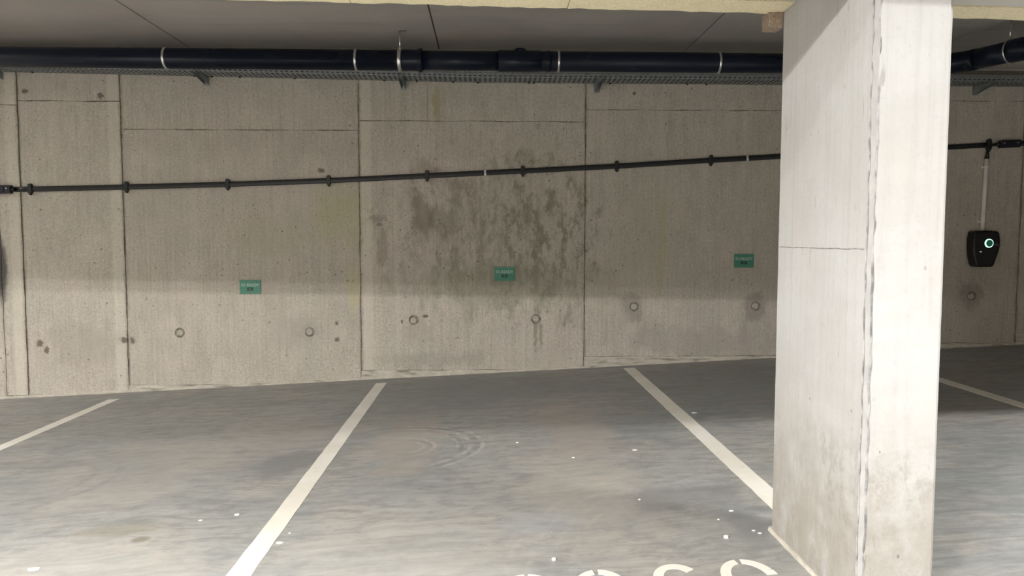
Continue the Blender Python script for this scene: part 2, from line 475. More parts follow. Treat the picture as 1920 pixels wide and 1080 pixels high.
def mat_woodwool(name, a, b, dark):
    n = Nodes(name)
    f1 = n.noise(130, 5, 0.75, n.map((0.7, 1, 1)), dist=1.0)
    f2 = n.noise(45, 5, 0.7, n.map((1.3, 1, 1)))
    f3 = n.noise(9, 3, 0.6)
    col = n.mix(n.ramp(f2, 0.35, 0.65), a, b)
    col = n.mix(n.ramp(f3, 0.5, 0.7, 0, 0.35), col, tuple(c * 0.85 for c in a))
    col = n.mix(n.ramp(f1, 0.54, 0.62, 0, 0.65), col, dark)
    col = n.mix(n.ramp(f2, 0.60, 0.68, 0, 0.55), col, tuple(c * 0.6 for c in dark))
    return n.out(col, 0.95, n.bump(n.math('ADD', f1, f2), 0.5, 0.006), spec=0.1)

def mat_simple(name, col, rough=0.5, metal=0.0, var=0.15, scale=20, spec=0.4, bump=0.1):
    n = Nodes(name)
    a = n.noise(scale, 4, 0.6)
    d = tuple(c * (1 - var) for c in col)
    l = tuple(min(1, c * (1 + var)) for c in col)
    return n.out(n.mix(n.ramp(a, 0.3, 0.7), d, l), rough, n.bump(a, bump, 0.002), metal, spec)

def mat_pipe():
    n = Nodes('dark_navy_drain_plastic')
    a = n.noise(1.5, 3, 0.5, n.map((0.4, 2, 2)))
    sc = n.noise(1.0, 4, 0.65, n.map((7, 30, 30)))
    col = n.mix(n.ramp(a, 0.3, 0.7), (0.005, 0.008, 0.018), (0.009, 0.014, 0.028))
    col = n.mix(n.math('MULTIPLY', n.ramp(sc, 0.66, 0.74), 0.45), col, (0.10, 0.11, 0.13))
    return n.out(col, n.ramp(a, 0.3, 0.7, 0.22, 0.40), None, 0, 0.22)

def mat_line():
    n = Nodes('worn_white_floor_paint')
    a = n.noise(26, 6, 0.72)
    b = n.noise(2.2, 4, 0.6)
    c = n.noise(1.0, 4, 0.6, n.map((9, 34, 1)))
    col = n.mix(n.ramp(b, 0.3, 0.7), (0.66, 0.63, 0.55), (0.74, 0.72, 0.66))
    col = n.mix(n.ramp(a, 0.56, 0.74, 0, 0.45), col, (0.46, 0.44, 0.38))
    col = n.mix(n.ramp(c, 0.66, 0.72, 0, 0.5), col, (0.27, 0.26, 0.24))
    return n.out(col, 0.6, n.bump(a, 0.2, 0.003), spec=0.3)

def mat_emit(name, col, strength):
    n = Nodes(name)
    n.out((0.02, 0.02, 0.02), 0.4)
    n.b.inputs['Emission Color'].default_value = (*col, 1)
    n.b.inputs['Emission Strength'].default_value = strength
    return n.m

MAT = dict(
    wall=mat_wall(), joint=mat_joint(), kicker=mat_kicker(), column=mat_column(), floor=mat_floor(),
    ceiling=mat_ceiling(), beam=mat_beam(), pipe=mat_pipe(), line=mat_line(),
    wool=mat_woodwool('wood_wool_board', (0.86, 0.76, 0.50), (0.93, 0.85, 0.63), (0.52, 0.40, 0.22)),
    wool_brown=mat_woodwool('brown_wood_wool_offcut', (0.30, 0.235, 0.175), (0.42, 0.34, 0.27), (0.13, 0.10, 0.07)),
    zinc=mat_simple('galvanised_steel', (0.30, 0.32, 0.33), 0.45, 0.55, 0.2, 30),
    clamp=mat_simple('bright_zinc_clamp', (0.75, 0.76, 0.77), 0.28, 1.0, 0.08, 40),
    black=mat_simple('black_cable_plastic', (0.012, 0.013, 0.015), 0.42, 0, 0.2, 30),
    black_box=mat_simple('blue_black_box_plastic', (0.012, 0.014, 0.024), 0.3, 0, 0.2, 30),
    charger=mat_simple('glossy_black_plastic', (0.006, 0.006, 0.007), 0.28, 0, 0.1, 10),
    pvc=mat_simple('light_grey_conduit_plastic', (0.78, 0.76, 0.73), 0.5, 0, 0.06, 12),
    white=mat_simple('white_plastic', (0.75, 0.75, 0.73), 0.5, 0, 0.05, 20),
    green=mat_simple('green_sign_plate', (0.060, 0.235, 0.160), 0.45, 0, 0.10, 14),
    sign_text=mat_simple('pale_sign_print', (0.52, 0.60, 0.55), 0.5, 0, 0.05, 30),
    sign_dark=mat_simple('dark_green_sign_print', (0.010, 0.045, 0.030), 0.5, 0, 0.1, 30),
    sign_edge=mat_simple('pale_green_sign_border', (0.19, 0.30, 0.24), 0.5, 0, 0.1, 30),
    grey_print=mat_simple('grey_print', (0.25, 0.24, 0.26), 0.5, 0, 0.1, 30),
    plug=mat_simple('tie_hole_plug_mortar', (0.42, 0.395, 0.345), 0.9, 0, 0.2, 45, 0.2, 0.4),
    band=mat_simple('greyish_arris_paste', (0.36, 0.355, 0.345), 0.9, 0, 0.07, 14, 0.2, 0.4),
    arris=mat_simple('grey_arris_mortar', (0.27, 0.265, 0.26), 0.9, 0, 0.45, 16, 0.2, 0.4),
    chip=mat_simple('white_paint_chip', (0.78, 0.76, 0.70), 0.7, 0, 0.08, 60),
    ring=mat_emit('green_white_led_ring', (0.50, 1.0, 0.80), 0.55),
    glow=mat_emit('dim_green_led_glass', (0.02, 0.30, 0.17), 0.05),
    led=mat_emit('white_status_led', (0.8, 0.85, 0.9), 0.16),
)

# ------------------------------------------------------------------ structure
X0, X1, YB = -11.0, 13.0, -16.5
CZ = 3.35

bm = bmesh.new()
add_box(bm, X0, X1, YB, 0.25, lambda x: fz(x) - 0.25, fz)
tag(link('floor', done(bm, 'floor'), MAT['floor']), 'grey painted concrete floor of the parking garage', kind='structure')

# back wall: backing slab with a panel for every formwork impression
wall = link('wall_back', box_mesh('wall_back', X0, X1, 0.0075, 0.30, -0.9, 3.6), MAT['joint'])
tag(wall, 'bare cast concrete wall with formwork panel joints', kind='structure')
HZ = [2.45, 2.40, 2.762, 2.806, 2.526, 2.626, 2.753, 2.866, 2.98, 3.09, 3.2]       # level joint of each panel row
KZ = [-0.50, -0.38, -0.21, -0.20, -0.11, 0.035, 0.172, 0.30, 0.41, 0.53, 0.66]   # foot of each lower panel
HOLES = {4: [(-3.204, 0.437), (-1.862, 0.441)], 5: [(-0.778, 0.564), (0.505, 0.571)], 6: [(1.544, 0.699), (2.844, 0.702)], 7: [(5.182, 0.806)]}

def panel_mesh(name, x0, x1, z0, z1, y, holes=()):
    """front sheet of a panel with real round recesses for the tie holes"""
    bm = bmesh.new()
    def loop(pts):
        vs = [bm.verts.new((a, y, b)) for a, b in pts]
        es = [bm.edges.new((vs[i], vs[(i + 1) % len(vs)])) for i in range(len(vs))]
        return vs, es
    z0f = z0 if callable(z0) else (lambda x: z0)
    # slightly uneven, chipped edges
    def side(ax, bx, az, bz, n, horizontal):
        out = []
        for i in range(n):
            t = i / n
            x, z = ax + (bx - ax) * t, az + (bz - az) * t
            j = (random.uniform(-0.0022, 0.0022) + 0.0026 * math.sin(i * 0.55 + ax * 3 + az * 5)) if i else 0
            out.append((x, z + j) if horizontal else (x + j, z))
        return out
    nh, nv = max(4, int((x1 - x0) / 0.06)), max(4, int((z1 - z0f(x0)) / 0.05))
    outer = (side(x0, x1, z0f(x0), z0f(x1), nh, True) + side(x1, x1, z0f(x1), z1, nv, False)
             + side(x1, x0, z1, z1, nh, True) + side(x0, x0, z1, z0f(x0), nv, False))
    ov, oe = loop(outer)
    es = list(oe)
    hv = []
    for hx, hz in holes:
        pts = [(hx + 0.052 * math.cos(2 * math.pi * k / 20), hz + 0.052 * math.sin(2 * math.pi * k / 20)) for k in range(20)]
        v_, e_ = loop(pts); hv.append(v_); es += e_
    bmesh.ops.triangle_fill(bm, use_beauty=True, use_dissolve=False, edges=es)
    for ring, depth in [(ov, 0.011)] + [(h, 0.026) for h in hv]:
        back = [bm.verts.new((v.co.x, 0.008 if depth < 0.02 else y + depth, v.co.z)) for v in ring]
        m = len(ring)
        for i in range(m):
            bm.faces.new((ring[i], ring[(i + 1) % m], back[(i + 1) % m], back[i]))
        if depth > 0.02:
            bm.faces.new(back)
    return done(bm, name)

G = 0.0060
OFF = [0, 0.002, -0.006, -0.001, 0.003, 0.0, 0.003, 0.001, 0.0, 0.0, 0.0]
for i in range(len(JX) - 1):
    a, b = JX[i] + G, JX[i + 1] - G
    y = -0.002 + OFF[i]
    hol = HOLES.get(i, [])
    link('wall_panel', panel_mesh('wall_panel', a, b, KZ[i], HZ[i] - 0.004, y, hol), MAT['wall'], wall)
    link('wall_panel', panel_mesh('wall_panel', a, b, HZ[i] + 0.004, 3.40, y + random.uniform(-0.002, 0.002)), MAT['wall'], wall)
    # kicker: rough mortar wedge between the sloping floor and the level panel foot
    bm = bmesh.new()
    N = 24
    rows = []
    for k in range(N + 1):
        x = JX[i] + (JX[i + 1] - JX[i]) * k / N
        lo, hi = fz(x) - 0.03, max(KZ[i] - 0.003, fz(x) + 0.022)
        j = random.uniform(-0.004, 0.004)
        rows.append([bm.verts.new((x, -0.020 + j, lo)), bm.verts.new((x, -0.016 + j * 0.5, fz(x) + 0.012 + j)), bm.verts.new((x, -0.004 + j * 0.5, hi + j)), bm.verts.new((x, 0.02, hi + j))])
    for A, B in zip(rows, rows[1:]):
        for q in range(3):
            bm.faces.new((A[q], B[q], B[q + 1], A[q + 1]))
    link('kicker', done(bm, 'kicker'), MAT['kicker'], wall)
    for hx, hz in hol:
        bm = bmesh.new()
        jx, jz = random.uniform(-0.004, 0.004), random.uniform(-0.006, 0.0)
        prof = [(0.034, 0.02), (0.033, 0.004), (0.026, -0.001), (0.012, 0.002)]
        rings = [[bm.verts.new((hx + jx + r * math.cos(2 * math.pi * k / 18), y + d, hz + jz + r * math.sin(2 * math.pi * k / 18))) for k in range(18)] for r, d in prof]
        for A, B in zip(rings, rings[1:]):
            for k in range(18): bm.faces.new((A[k], A[(k + 1) % 18], B[(k + 1) % 18], B[k]))
        bm.faces.new(rings[-1])
        link('tie_hole_plug', done(bm, 'tie_hole_plug'), MAT['plug'], wall)

for nm, args in (('wall_left', (X0 - 0.25, X0, YB, 0.3, -1.0, 3.6)), ('wall_right', (X1, X1 + 0.25, YB, 0.3, 0.0, 3.6)), ('wall_front', (X0 - 0.25, X1 + 0.25, YB - 0.25, YB, -1.0, 3.6))):
    tag(link(nm, box_mesh(nm, *args), MAT['wall']), 'plain concrete garage wall', kind='structure')

# ceiling: slab with precast planks running towards the wall
ceil = link('ceiling', box_mesh('ceiling', X0 - 0.25, X1 + 0.25, YB - 0.25, 0.3, CZ + 0.03, CZ + 0.30), MAT['joint'])
tag(ceil, 'precast concrete ceiling with straight plank joints', kind='structure')
xs = [-10.635 + 2.535 * i for i in range(11)]
edges_x = [X0] + [x for x in xs if X0 + 0.1 < x < X1 - 0.1] + [X1]
for a, b in zip(edges_x, edges_x[1:]):
    me = box_mesh('ceiling_plank', a + 0.006, b - 0.006, YB, 0.0, CZ, CZ + 0.035, bev=0.004, seg=1)
    link('ceiling_plank', me, MAT['ceiling'], ceil)

# downstand beam with wood-wool boards on its far side
BS = -0.0147
def bz(x): return 2.424 + BS * (x - 0.1)
bm = bmesh.new()
add_box(bm, X0, X1, -5.62, -4.672, lambda x: bz(x) + 0.004, lambda x: CZ + 0.02)
beam = link('ceiling_beam', done(bm, 'ceiling_beam'), MAT['beam'])
tag(beam, 'wide concrete downstand beam edged with pale wood-wool boards', 'beam', kind='structure')
JB = [X0, -8.9, -7.0, -4.9, -3.0, -1.136, -0.595, 0.350, 1.303, 1.573, 3.2, 5.2, 7.2, X1]
for a, b in zip(JB, JB[1:]):
    if abs(a - 1.303) < 1e-6: continue
    bm = bmesh.new()
    n = max(3, int((b - a) / 0.05))
    rows = []
    for k in range(n + 1):
        x = a + 0.0018 + (b - a - 0.0036) * k / n
        j, j2, j3 = (random.uniform(-0.0025, 0.0025) for _ in range(3))
        rows.append([bm.verts.new(v) for v in ((x, -4.658 + j * 0.7, bz(x) + 0.002), (x, -4.502 + j3, bz(x) + j2), (x, -4.502, CZ - 0.001), (x, -4.658, CZ - 0.001))])
    for A, B in zip(rows, rows[1:]):
        for q in range(4):
            bm.faces.new((A[q], B[q], B[(q + 1) % 4], A[(q + 1) % 4]))
    bm.faces.new(rows[0]); bm.faces.new(rows[-1])
    link('wood_wool_board', done(bm, 'wood_wool_board'), MAT['wool'], beam)
# brown offcut wedged between board and column
off = link('wood_wool_offcut', prism_mesh('wood_wool_offcut', [(1.241, 2.343), (1.3015, 2.340), (1.3015, 2.409), (1.2375, 2.409)], -4.53, -4.44, 0.003, 1), MAT['wool_brown'], beam)
lip = prism_mesh('offcut_slat', [(-4.529, 2.4), (-4.445, 2.352), (-4.445, 2.341), (-4.529, 2.385)], 1.262, 1.3, 0, 1)
me = lip
for v in me.vertices:
    x_, y_, z_ = v.co
    v.co = (y_, x_ - 0.006, z_)
o_ = link('offcut_slat', me, MAT['wool_brown'], beam)

# column
CXL, CXR, CYN, CYF = 1.303, 1.574, -5.334, -4.517
bm = bmesh.new()
vs, fs = add_box(bm, CXL, CXR, CYN, CYF, 0.0, 2.6)
ve = [e for e in bm.edges if abs(e.verts[0].co.z - e.verts[1].co.z) > 1]
bmesh.ops.bevel(bm, geom=ve, offset=0.016, segments=1, affect='EDGES')
# horizontal cuts so that the arrises can be roughened
for k in range(1, 52):
    bmesh.ops.bisect_plane(bm, geom=bm.verts[:] + bm.edges[:] + bm.faces[:], plane_co=(0, 0, k * 0.05), plane_no=(0, 0, 1))
for v in bm.verts:
    k = 0.0018 if (v.co.x < CXL + 0.03 and v.co.y < CYN + 0.03) else 0.0005
    v.co.x += random.uniform(-k, k)
    v.co.y += random.uniform(-k, k)
col_o = link('column', done(bm, 'column'), MAT['column'])
col_o.data.materials.append(MAT['band'])
for f in col_o.data.polygons:
    if f.normal.x < -0.3 and f.normal.y < -0.3: f.material_index = 1
tag(col_o, 'pale concrete column standing between the parking bays', 'column', kind='structure')
# mortar fins along the near left arris, casting line on the left face, mortar foot
fin = bmesh.new()
def fin_line(pts, w):
    add_tube(fin, pts, w, 5)
for (fx, fy) in ((CXL + 0.001, CYN + 0.017), (CXL + 0.017, CYN + 0.001)):
    add_tube(fin, [(fx + random.uniform(-0.002, 0.002), fy + random.uniform(-0.002, 0.002), 0.06 + k * 0.04) for k in range(62)], [0.0025 + random.random() * 0.0025 for _ in range(62)], 5)
link('arris_fin', done(fin, 'arris_fin'), MAT['arris'], col_o)
fl = bmesh.new()
add_tube(fl, [(CXL - 0.001 + random.uniform(-0.001, 0.001), CYN + 0.03 + k * 0.04, 1.373 + random.uniform(-0.0015, 0.0015)) for k in range(20)], 0.0019, 5)
link('casting_line', done(fl, 'casting_line'), MAT['arris'], col_o)
sk = bmesh.new()
d = 0.011
for (ax, ay, bx, by, nx, ny) in ((CXL, CYF + d, CXL, CYN - d, -1, 0), (CXL, CYN, CXR, CYN, 0, -1), (CXR, CYN - d, CXR, CYF + d, 1, 0)):
    rows = []
    for k in range(21):
        t = k / 20
        x, y = ax + (bx - ax) * t, ay + (by - ay) * t
        j = random.uniform(0.85, 1.15)
        x2, y2 = x + nx * d * j, y + ny * d * j
        rows.append([sk.verts.new((x2, y2, fz(x2) - 0.003)), sk.verts.new((x + nx * 0.004, y + ny * 0.004, fz(x) + 0.016 * j)), sk.verts.new((x - nx * 0.01, y - ny * 0.01, fz(x) + 0.018 * j))])
    for A, B in zip(rows, rows[1:]):
        for q in range(2): sk.faces.new((A[q], B[q], B[q + 1], A[q + 1]))
link('mortar_foot', done(sk, 'mortar_foot'), MAT['kicker'], col_o)

# ------------------------------------------------------------------ floor markings
def strip(name, x0, x1, y0, y1, label, n=40):
    bm = bmesh.new()
    rows = []
    for k in range(n + 1):
        y = y0 + (y1 - y0) * k / n
        a, b = x0 + random.uniform(-0.002, 0.002), x1 + random.uniform(-0.002, 0.002)
        rows.append([bm.verts.new((a, y, fz(a) - 0.0005)), bm.verts.new((a + 0.001, y, fz(a) + 0.002)), bm.verts.new((b - 0.001, y, fz(b) + 0.002)), bm.verts.new((b, y, fz(b) - 0.0005))])
    for A, B in zip(rows, rows[1:]):
        for q in range(3): bm.faces.new((A[q], A[q + 1], B[q + 1], B[q]))
    bm.faces.new(rows[0]); bm.faces.new(rows[-1])
    o = link(name, done(bm, name), MAT['line'])
    tag(o, label, 'floor marking', 'white lines between the parking bays')
strip('parking_line', -3.775, -3.665, -5.0, -0.36, 'worn white bay line at the far left of the floor')
strip('parking_line', -1.142, -1.030, -5.0, -0.26, 'white bay line left of the painted bay number')
strip('parking_line', 1.410, 1.524, -4.50, -0.16, 'white bay line running into the foot of the column')
strip('parking_line', 3.870, 3.975, -5.0, -0.30, 'dim white bay line right of the column')

# stencilled bay number, tops pointing at the wall
num = empty('bay_number', (0.65, -4.95, fz(0.65)))
tag(num, 'white stencilled bay number painted on the floor beside the column', 'floor marking')
def arc_band(cx, cy, rx, ry, a0, a1, w, n=14):
    """polygons of an elliptical band, angles in degrees"""
    out = []
    for k in range(n):
        p = []
        for a, s in ((k, 0), (k + 1, 0), (k + 1, 1), (k, 1)):
            t = math.radians(a0 + (a1 - a0) * a / n)
            p.append((cx + (rx - s * w) * math.cos(t), cy + (ry - s * w) * math.sin(t)))
        out.append(p)
    return out
def digit(polys, x, ytop):
    """polys in digit space: width 0.2, height 0.34, origin at the foot"""
    bm = bmesh.new()
    cache = {}
    for p in polys:
        vs = []
        for (u, v) in p:
            X, Y = x + u, ytop - 0.34 + v
            key = (round(X, 5), round(Y, 5))
            if key not in cache: cache[key] = bm.verts.new((X, Y, fz(X) + 0.002))
            vs.append(cache[key])
        try: bm.faces.new(vs)
        except ValueError: pass
    r = bmesh.ops.extrude_face_region(bm, geom=bm.faces[:])
    for v in [g for g in r['geom'] if isinstance(g, bmesh.types.BMVert)]: v.co.z -= 0.0025
    link('digit', done(bm, 'digit'), MAT['line'], num)
W = 0.043
zero = []
for a0, a1 in ((-83, -6), (6, 86), (98, 174), (186, 263)):
    zero += arc_band(0.1, 0.17, 0.114, 0.17, a0, a1, W)
six = []
for a0, a1 in ((35, 84), (84, 172)):
    six += arc_band(0.1, 0.20, 0.1, 0.14, a0, a1, W)
six += [[(0.0, 0.11), (W, 0.11), (W, 0.205), (0.0, 0.205)]]
for a0, a1 in ((-80, 80), (96, 172), (188, 262)):
    six += arc_band(0.1, 0.105, 0.1, 0.105, a0, a1, W)
two = []
two += arc_band(0.1, 0.235, 0.1, 0.105, -35, 84, W) + arc_band(0.1, 0.235, 0.1, 0.105, 94, 170, W)
two += [[(0.0, 0.045), (0.055, 0.045), (0.182, 0.175), (0.145, 0.2)], [(0.0, 0.0), (0.2, 0.0), (0.2, 0.04), (0.0, 0.04)]]
digit(two, 0.055, -4.815)
digit(zero, 0.350, -4.812)
digit(six, 0.668, -4.803)
digit(zero, 0.955, -4.796)

# white chips lying on the floor
chips = [(1.082, -4.564, 0.016, 'round white chip on the floor just behind the last painted zero'),
         (1.228, -4.505, 0.012, 'white chip at the column foot, the farther of two side by side'),
         (1.245, -4.539, 0.011, 'white chip at the column foot, the nearer of two side by side'),
         (0.284, -4.689, 0.012, 'small white chip lying behind the gap between the first two painted digits'),
         (-1.003, -4.313, 0.022, 'oval white flake lying close beside the near end of the long bay line'),
         (-2.077, -4.449, 0.036, 'large white flake in the lower left corner of the floor'),
         (-0.985, -4.197, 0.009, 'tiny white chip just beyond the oval flake beside the bay line'),
         (0.947, -3.113, 0.02, 'white flake on the dusty track left of the column bay line'),
         (1.584, -2.216, 0.026, 'white flake on the dark floor right of the column bay line'),
         (1.207, -4.248, 0.014, 'thin white chip between bay line and column on the painted column shadow'),
         (1.112, -4.347, 0.009, 'tiny white chip on the painted shadow left of the column'),
         (0.795, -4.017, 0.011, 'faint white chip in the middle of the numbered bay'),
         (0.2, -2.778, 0.014, 'white chip right of the round tyre mark'),
         (0.539, -3.2, 0.012, 'white chip on the wheel track in front of the round tyre mark'),
         (-1.344, -3.886, 0.02, 'oblong white flake left of the long bay line'),
         (-1.517, -3.942, 0.013, 'faint white flake farthest left of the long bay line')]
for i, (x, y, r, lab) in enumerate(chips):
    n = 7
    r *= 0.85
    ph = random.random() * 6
    pts = [(r * random.uniform(0.65, 1.1) * math.cos(ph + 2 * math.pi * k / n), r * random.uniform(0.45, 0.8) * math.sin(ph + 2 * math.pi * k / n)) for k in range(n)]
    h = 0.010 if i in (0, 3) else 0.003
    me = prism_mesh('paint_chip', pts, -0.001, h, axis='Z')
    tag(link('paint_chip', me, MAT['chip'], loc=(x, y, fz(x))), lab, 'debris', 'small white chips scattered on the floor')

# ------------------------------------------------------------------ cable tray under the ceiling
def tz(x): return 3.010 if x > -0.1 else 3.010 + 0.0153 * (-0.1 - x)
TY0, TY1, TH = -0.300, -0.045, 0.062
TX0, TX1 = -6.2, 8.6
tray = empty('cable_tray', (0, -0.17, 3.01))
tag(tray, 'perforated galvanised cable tray below the dark pipe along the wall', 'cable tray')
PITCH_T = 0.050
def perforated(name, rows_along, uv):
    """cells of PITCH_T with one slot each; rows_along = [(v0, v1, s0, s1)], uv(u, v) -> xyz"""
    bm = bmesh.new()
    cache = {}
    def V(u, v):
        k = (round(u, 5), round(v, 5))
        if k not in cache: cache[k] = bm.verts.new(uv(u, v))
        return cache[k]
    n = int((TX1 - TX0) / PITCH_T)
    for i in range(n):
        u0 = TX0 + i * PITCH_T; u1 = u0 + PITCH_T
        h0, h1 = u0 + 0.012, u1 - 0.012
        for v0, v1, s0, s1 in rows_along:
            if s0 is None:
                bm.faces.new((V(u0, v0), V(u1, v0), V(u1, v1), V(u0, v1))); continue
            o = [(u0, v0), (u1, v0), (u1, v1), (u0, v1)]
            q = [(h0, s0), (h1, s0), (h1, s1), (h0, s1)]
            for k in range(4):
                bm.faces.new((V(*o[k]), V(*o[(k + 1) % 4]), V(*q[(k + 1) % 4]), V(*q[k])))
    me = done(bm, name)
    return me
def solid(o, t=0.0015):
    m = o.modifiers.new('thickness', 'SOLIDIFY'); m.thickness = t; m.offset = 0
wd = TY1 - TY0
bot = link('tray_bottom', perforated('tray_bottom', [(wd * k / 4, wd * (k + 1) / 4, wd * k / 4 + 0.010, wd * (k + 1) / 4 - 0.010) for k in range(4)], lambda u, v: (u, TY0 + v, tz(u))), MAT['zinc'], tray)
solid(bot)
rows_r = [(0, TH / 2, 0.012, 0.021), (TH / 2, TH, TH / 2 + 0.010, TH / 2 + 0.019)]
fr = link('front_rail', perforated('front_rail', rows_r, lambda u, v: (u, TY0, tz(u) + v)), MAT['zinc'], tray); solid(fr)
br = link('back_rail', perforated('back_rail', rows_r, lambda u, v: (u, TY1, tz(u) + v)), MAT['zinc'], tray); solid(br)
bm = bmesh.new()
xsamp = [TX0, -0.1, TX1]
add_tube(bm, [(x, TY0 - 0.001, tz(x)) for x in xsamp], 0.0035, 6)
link('tray_edge', done(bm, 'tray_edge'), MAT['zinc'], tray)
for x in (-4.55, -2.95, -2.78, -2.5, -1.95, -1.05, -0.72, -0.35, -0.10, 0.42, 0.47, 1.25, 2.05, 2.25):
    bm = bmesh.new()
    add_tube(bm, [(x, -0.085, tz(x) - 0.014), (x, -0.085, tz(x) + 0.004)], 0.010, 8)
    link('bolt', done(bm, 'bolt'), MAT['black'], tray)
# unseen black cables, added so that the tray slots read dark
for y, r in ((-0.270, 0.021), (-0.224, 0.022), (-0.176, 0.023), (-0.128, 0.022), (-0.082, 0.020)):
    bm = bmesh.new()
    xs_c = [TX0 + 0.2, -3.0, -0.1, 2.5, TX1 - 0.2]
    add_tube(bm, [(x, y, tz(x) + r + 0.003) for x in xs_c], r, 10)
    tag(link('slot_dark_cable', done(bm, 'slot_dark_cable', True), MAT['black']), 'added black cable darkening the slots of the perforated cable tray', 'cable', 'added black cables side by side in the cable tray')

names = ['at the left edge of the photo', 'second from the left', 'below the pipe hanger rod', 'left of the column, nearest to it', 'right of the column']
for k in range(5):
    x = [-4.91, -2.865, -0.865, 1.13, 5.13][k]
    b = empty('tray_bracket', (x, 0, tz(x)))
    tag(b, 'galvanised triangular cable tray bracket, ' + names[k], 'bracket', 'brackets carrying the cable tray')
    for s in (-1, 1):
        me = bpy.data.meshes.get('gusset_' + ('l' if s < 0 else 'r'))
        if me is None:
            bm = bmesh.new()
            prof = [(-0.34, -0.004), (-0.34, -0.016), (-0.012, -0.072), (-0.004, -0.072), (-0.004, -0.004)]
            A = [bm.verts.new((s * 0.020 - 0.0012, y, z)) for y, z in prof]
            B = [bm.verts.new((s * 0.020 + 0.0012, y, z)) for y, z in prof]
            bm.faces.new(A); bm.faces.new(B[::-1])
            for i in range(5): bm.faces.new((A[i], A[(i + 1) % 5], B[(i + 1) % 5], B[i]))
            me = done(bm, 'gusset_' + ('l' if s < 0 else 'r'))
        o = link('gusset', me, MAT['zinc'], None, (x, 0, tz(x))); o.parent = b; o.location = (0, 0, 0)
    for nm, a in (('arm', (-0.022, 0.022, -0.34, -0.004, -0.005, -0.002)), ('wall_plate', (-0.028, 0.028, -0.006, 0.001, -0.085, 0.05))):
        me = bpy.data.meshes.get('bracket_' + nm) or box_mesh('bracket_' + nm, *a)
        o = link(nm, me, MAT['zinc']); o.parent = b

# ------------------------------------------------------------------ drain pipe
PY, PZ, PR = -0.70, 3.077, 0.094
pipe = empty('drain_pipe', (0, PY, PZ))
tag(pipe, 'thick dark navy drain pipe running along below the ceiling', 'pipe')
def P(x, y=PY, z=PZ): return (x, y, z)
link('pipe_run', tube_mesh('pipe_run', [P(-6.5), P(-0.62)], PR, 40), MAT['pipe'], pipe)
link('pipe_run', tube_mesh('pipe_run', [P(-0.62), P(0.12)], PR - 0.003, 40), MAT['pipe'], pipe)
link('pipe_run', tube_mesh('pipe_run', [P(0.12), P(4.20)], PR, 40), MAT['pipe'], pipe)
link('socket', tube_mesh('socket', [P(-0.80), P(-0.79), P(-0.655), P(-0.65), P(-0.648), P(-0.612), P(-0.608)], [PR, PR + 0.004, PR + 0.004, PR + 0.005, PR + 0.016, PR + 0.016, PR], 40), MAT['pipe'], pipe)
link('coupling', tube_mesh('coupling', [P(0.10), P(0.102), P(0.49), P(0.492)], [PR, PR + 0.005, PR + 0.005, PR], 40), MAT['pipe'], pipe)
link('coupling', tube_mesh('coupling', [P(0.545), P(0.547), P(0.585), P(0.587)], [PR, PR + 0.004, PR + 0.004, PR], 40), MAT['pipe'], pipe)
bm = bmesh.new()
add_tube(bm, [(0.305, PY, PZ + PR - 0.02), (0.305, PY, PZ + PR + 0.014), (0.305, PY, PZ + PR + 0.022), (0.305, PY, PZ + PR + 0.025)], [0.055, 0.053, 0.036, 0.012], 20)
link('inspection_cap', done(bm, 'inspection_cap', True), MAT['pipe'], pipe)
# bend right of the column, the run comes forward there
pts = []
c0 = Vector((4.20, PY, PZ)); d0 = Vector((1, 0, 0)); d1 = Vector((0.36, -0.93, 0)).normalized()
for k in range(9):
    t = k / 8
    a = c0 * (1 - t) ** 2 + (c0 + d0 * 0.24) * 2 * t * (1 - t) + (c0 + d0 * 0.24 + d1 * 0.24) * t * t
    pts.append(tuple(a))
end = c0 + d0 * 0.24 + d1 * 0.24
link('elbow', tube_mesh('elbow', pts, PR + 0.003, 40), MAT['pipe'], pipe)
e2 = end + d1 * 0.32
link('pipe_run', tube_mesh('pipe_run', [tuple(end - d1 * 0.01), tuple(e2)], PR, 40), MAT['pipe'], pipe)
pts = []
d2 = Vector((0.95, -0.30, 0)).normalized()
for k in range(9):
    t = k / 8
    a = e2 * (1 - t) ** 2 + (e2 + d1 * 0.16) * 2 * t * (1 - t) + (e2 + d1 * 0.16 + d2 * 0.18) * t * t
    pts.append(tuple(a))
link('elbow', tube_mesh('elbow', pts, PR + 0.008, 40), MAT['pipe'], pipe)
e3 = e2 + d1 * 0.16 + d2 * 0.18
link('pipe_run', tube_mesh('pipe_run', [tuple(e3 - d2 * 0.01), tuple(e3 + d2 * 2.0)], PR, 40), MAT['pipe'], pipe)
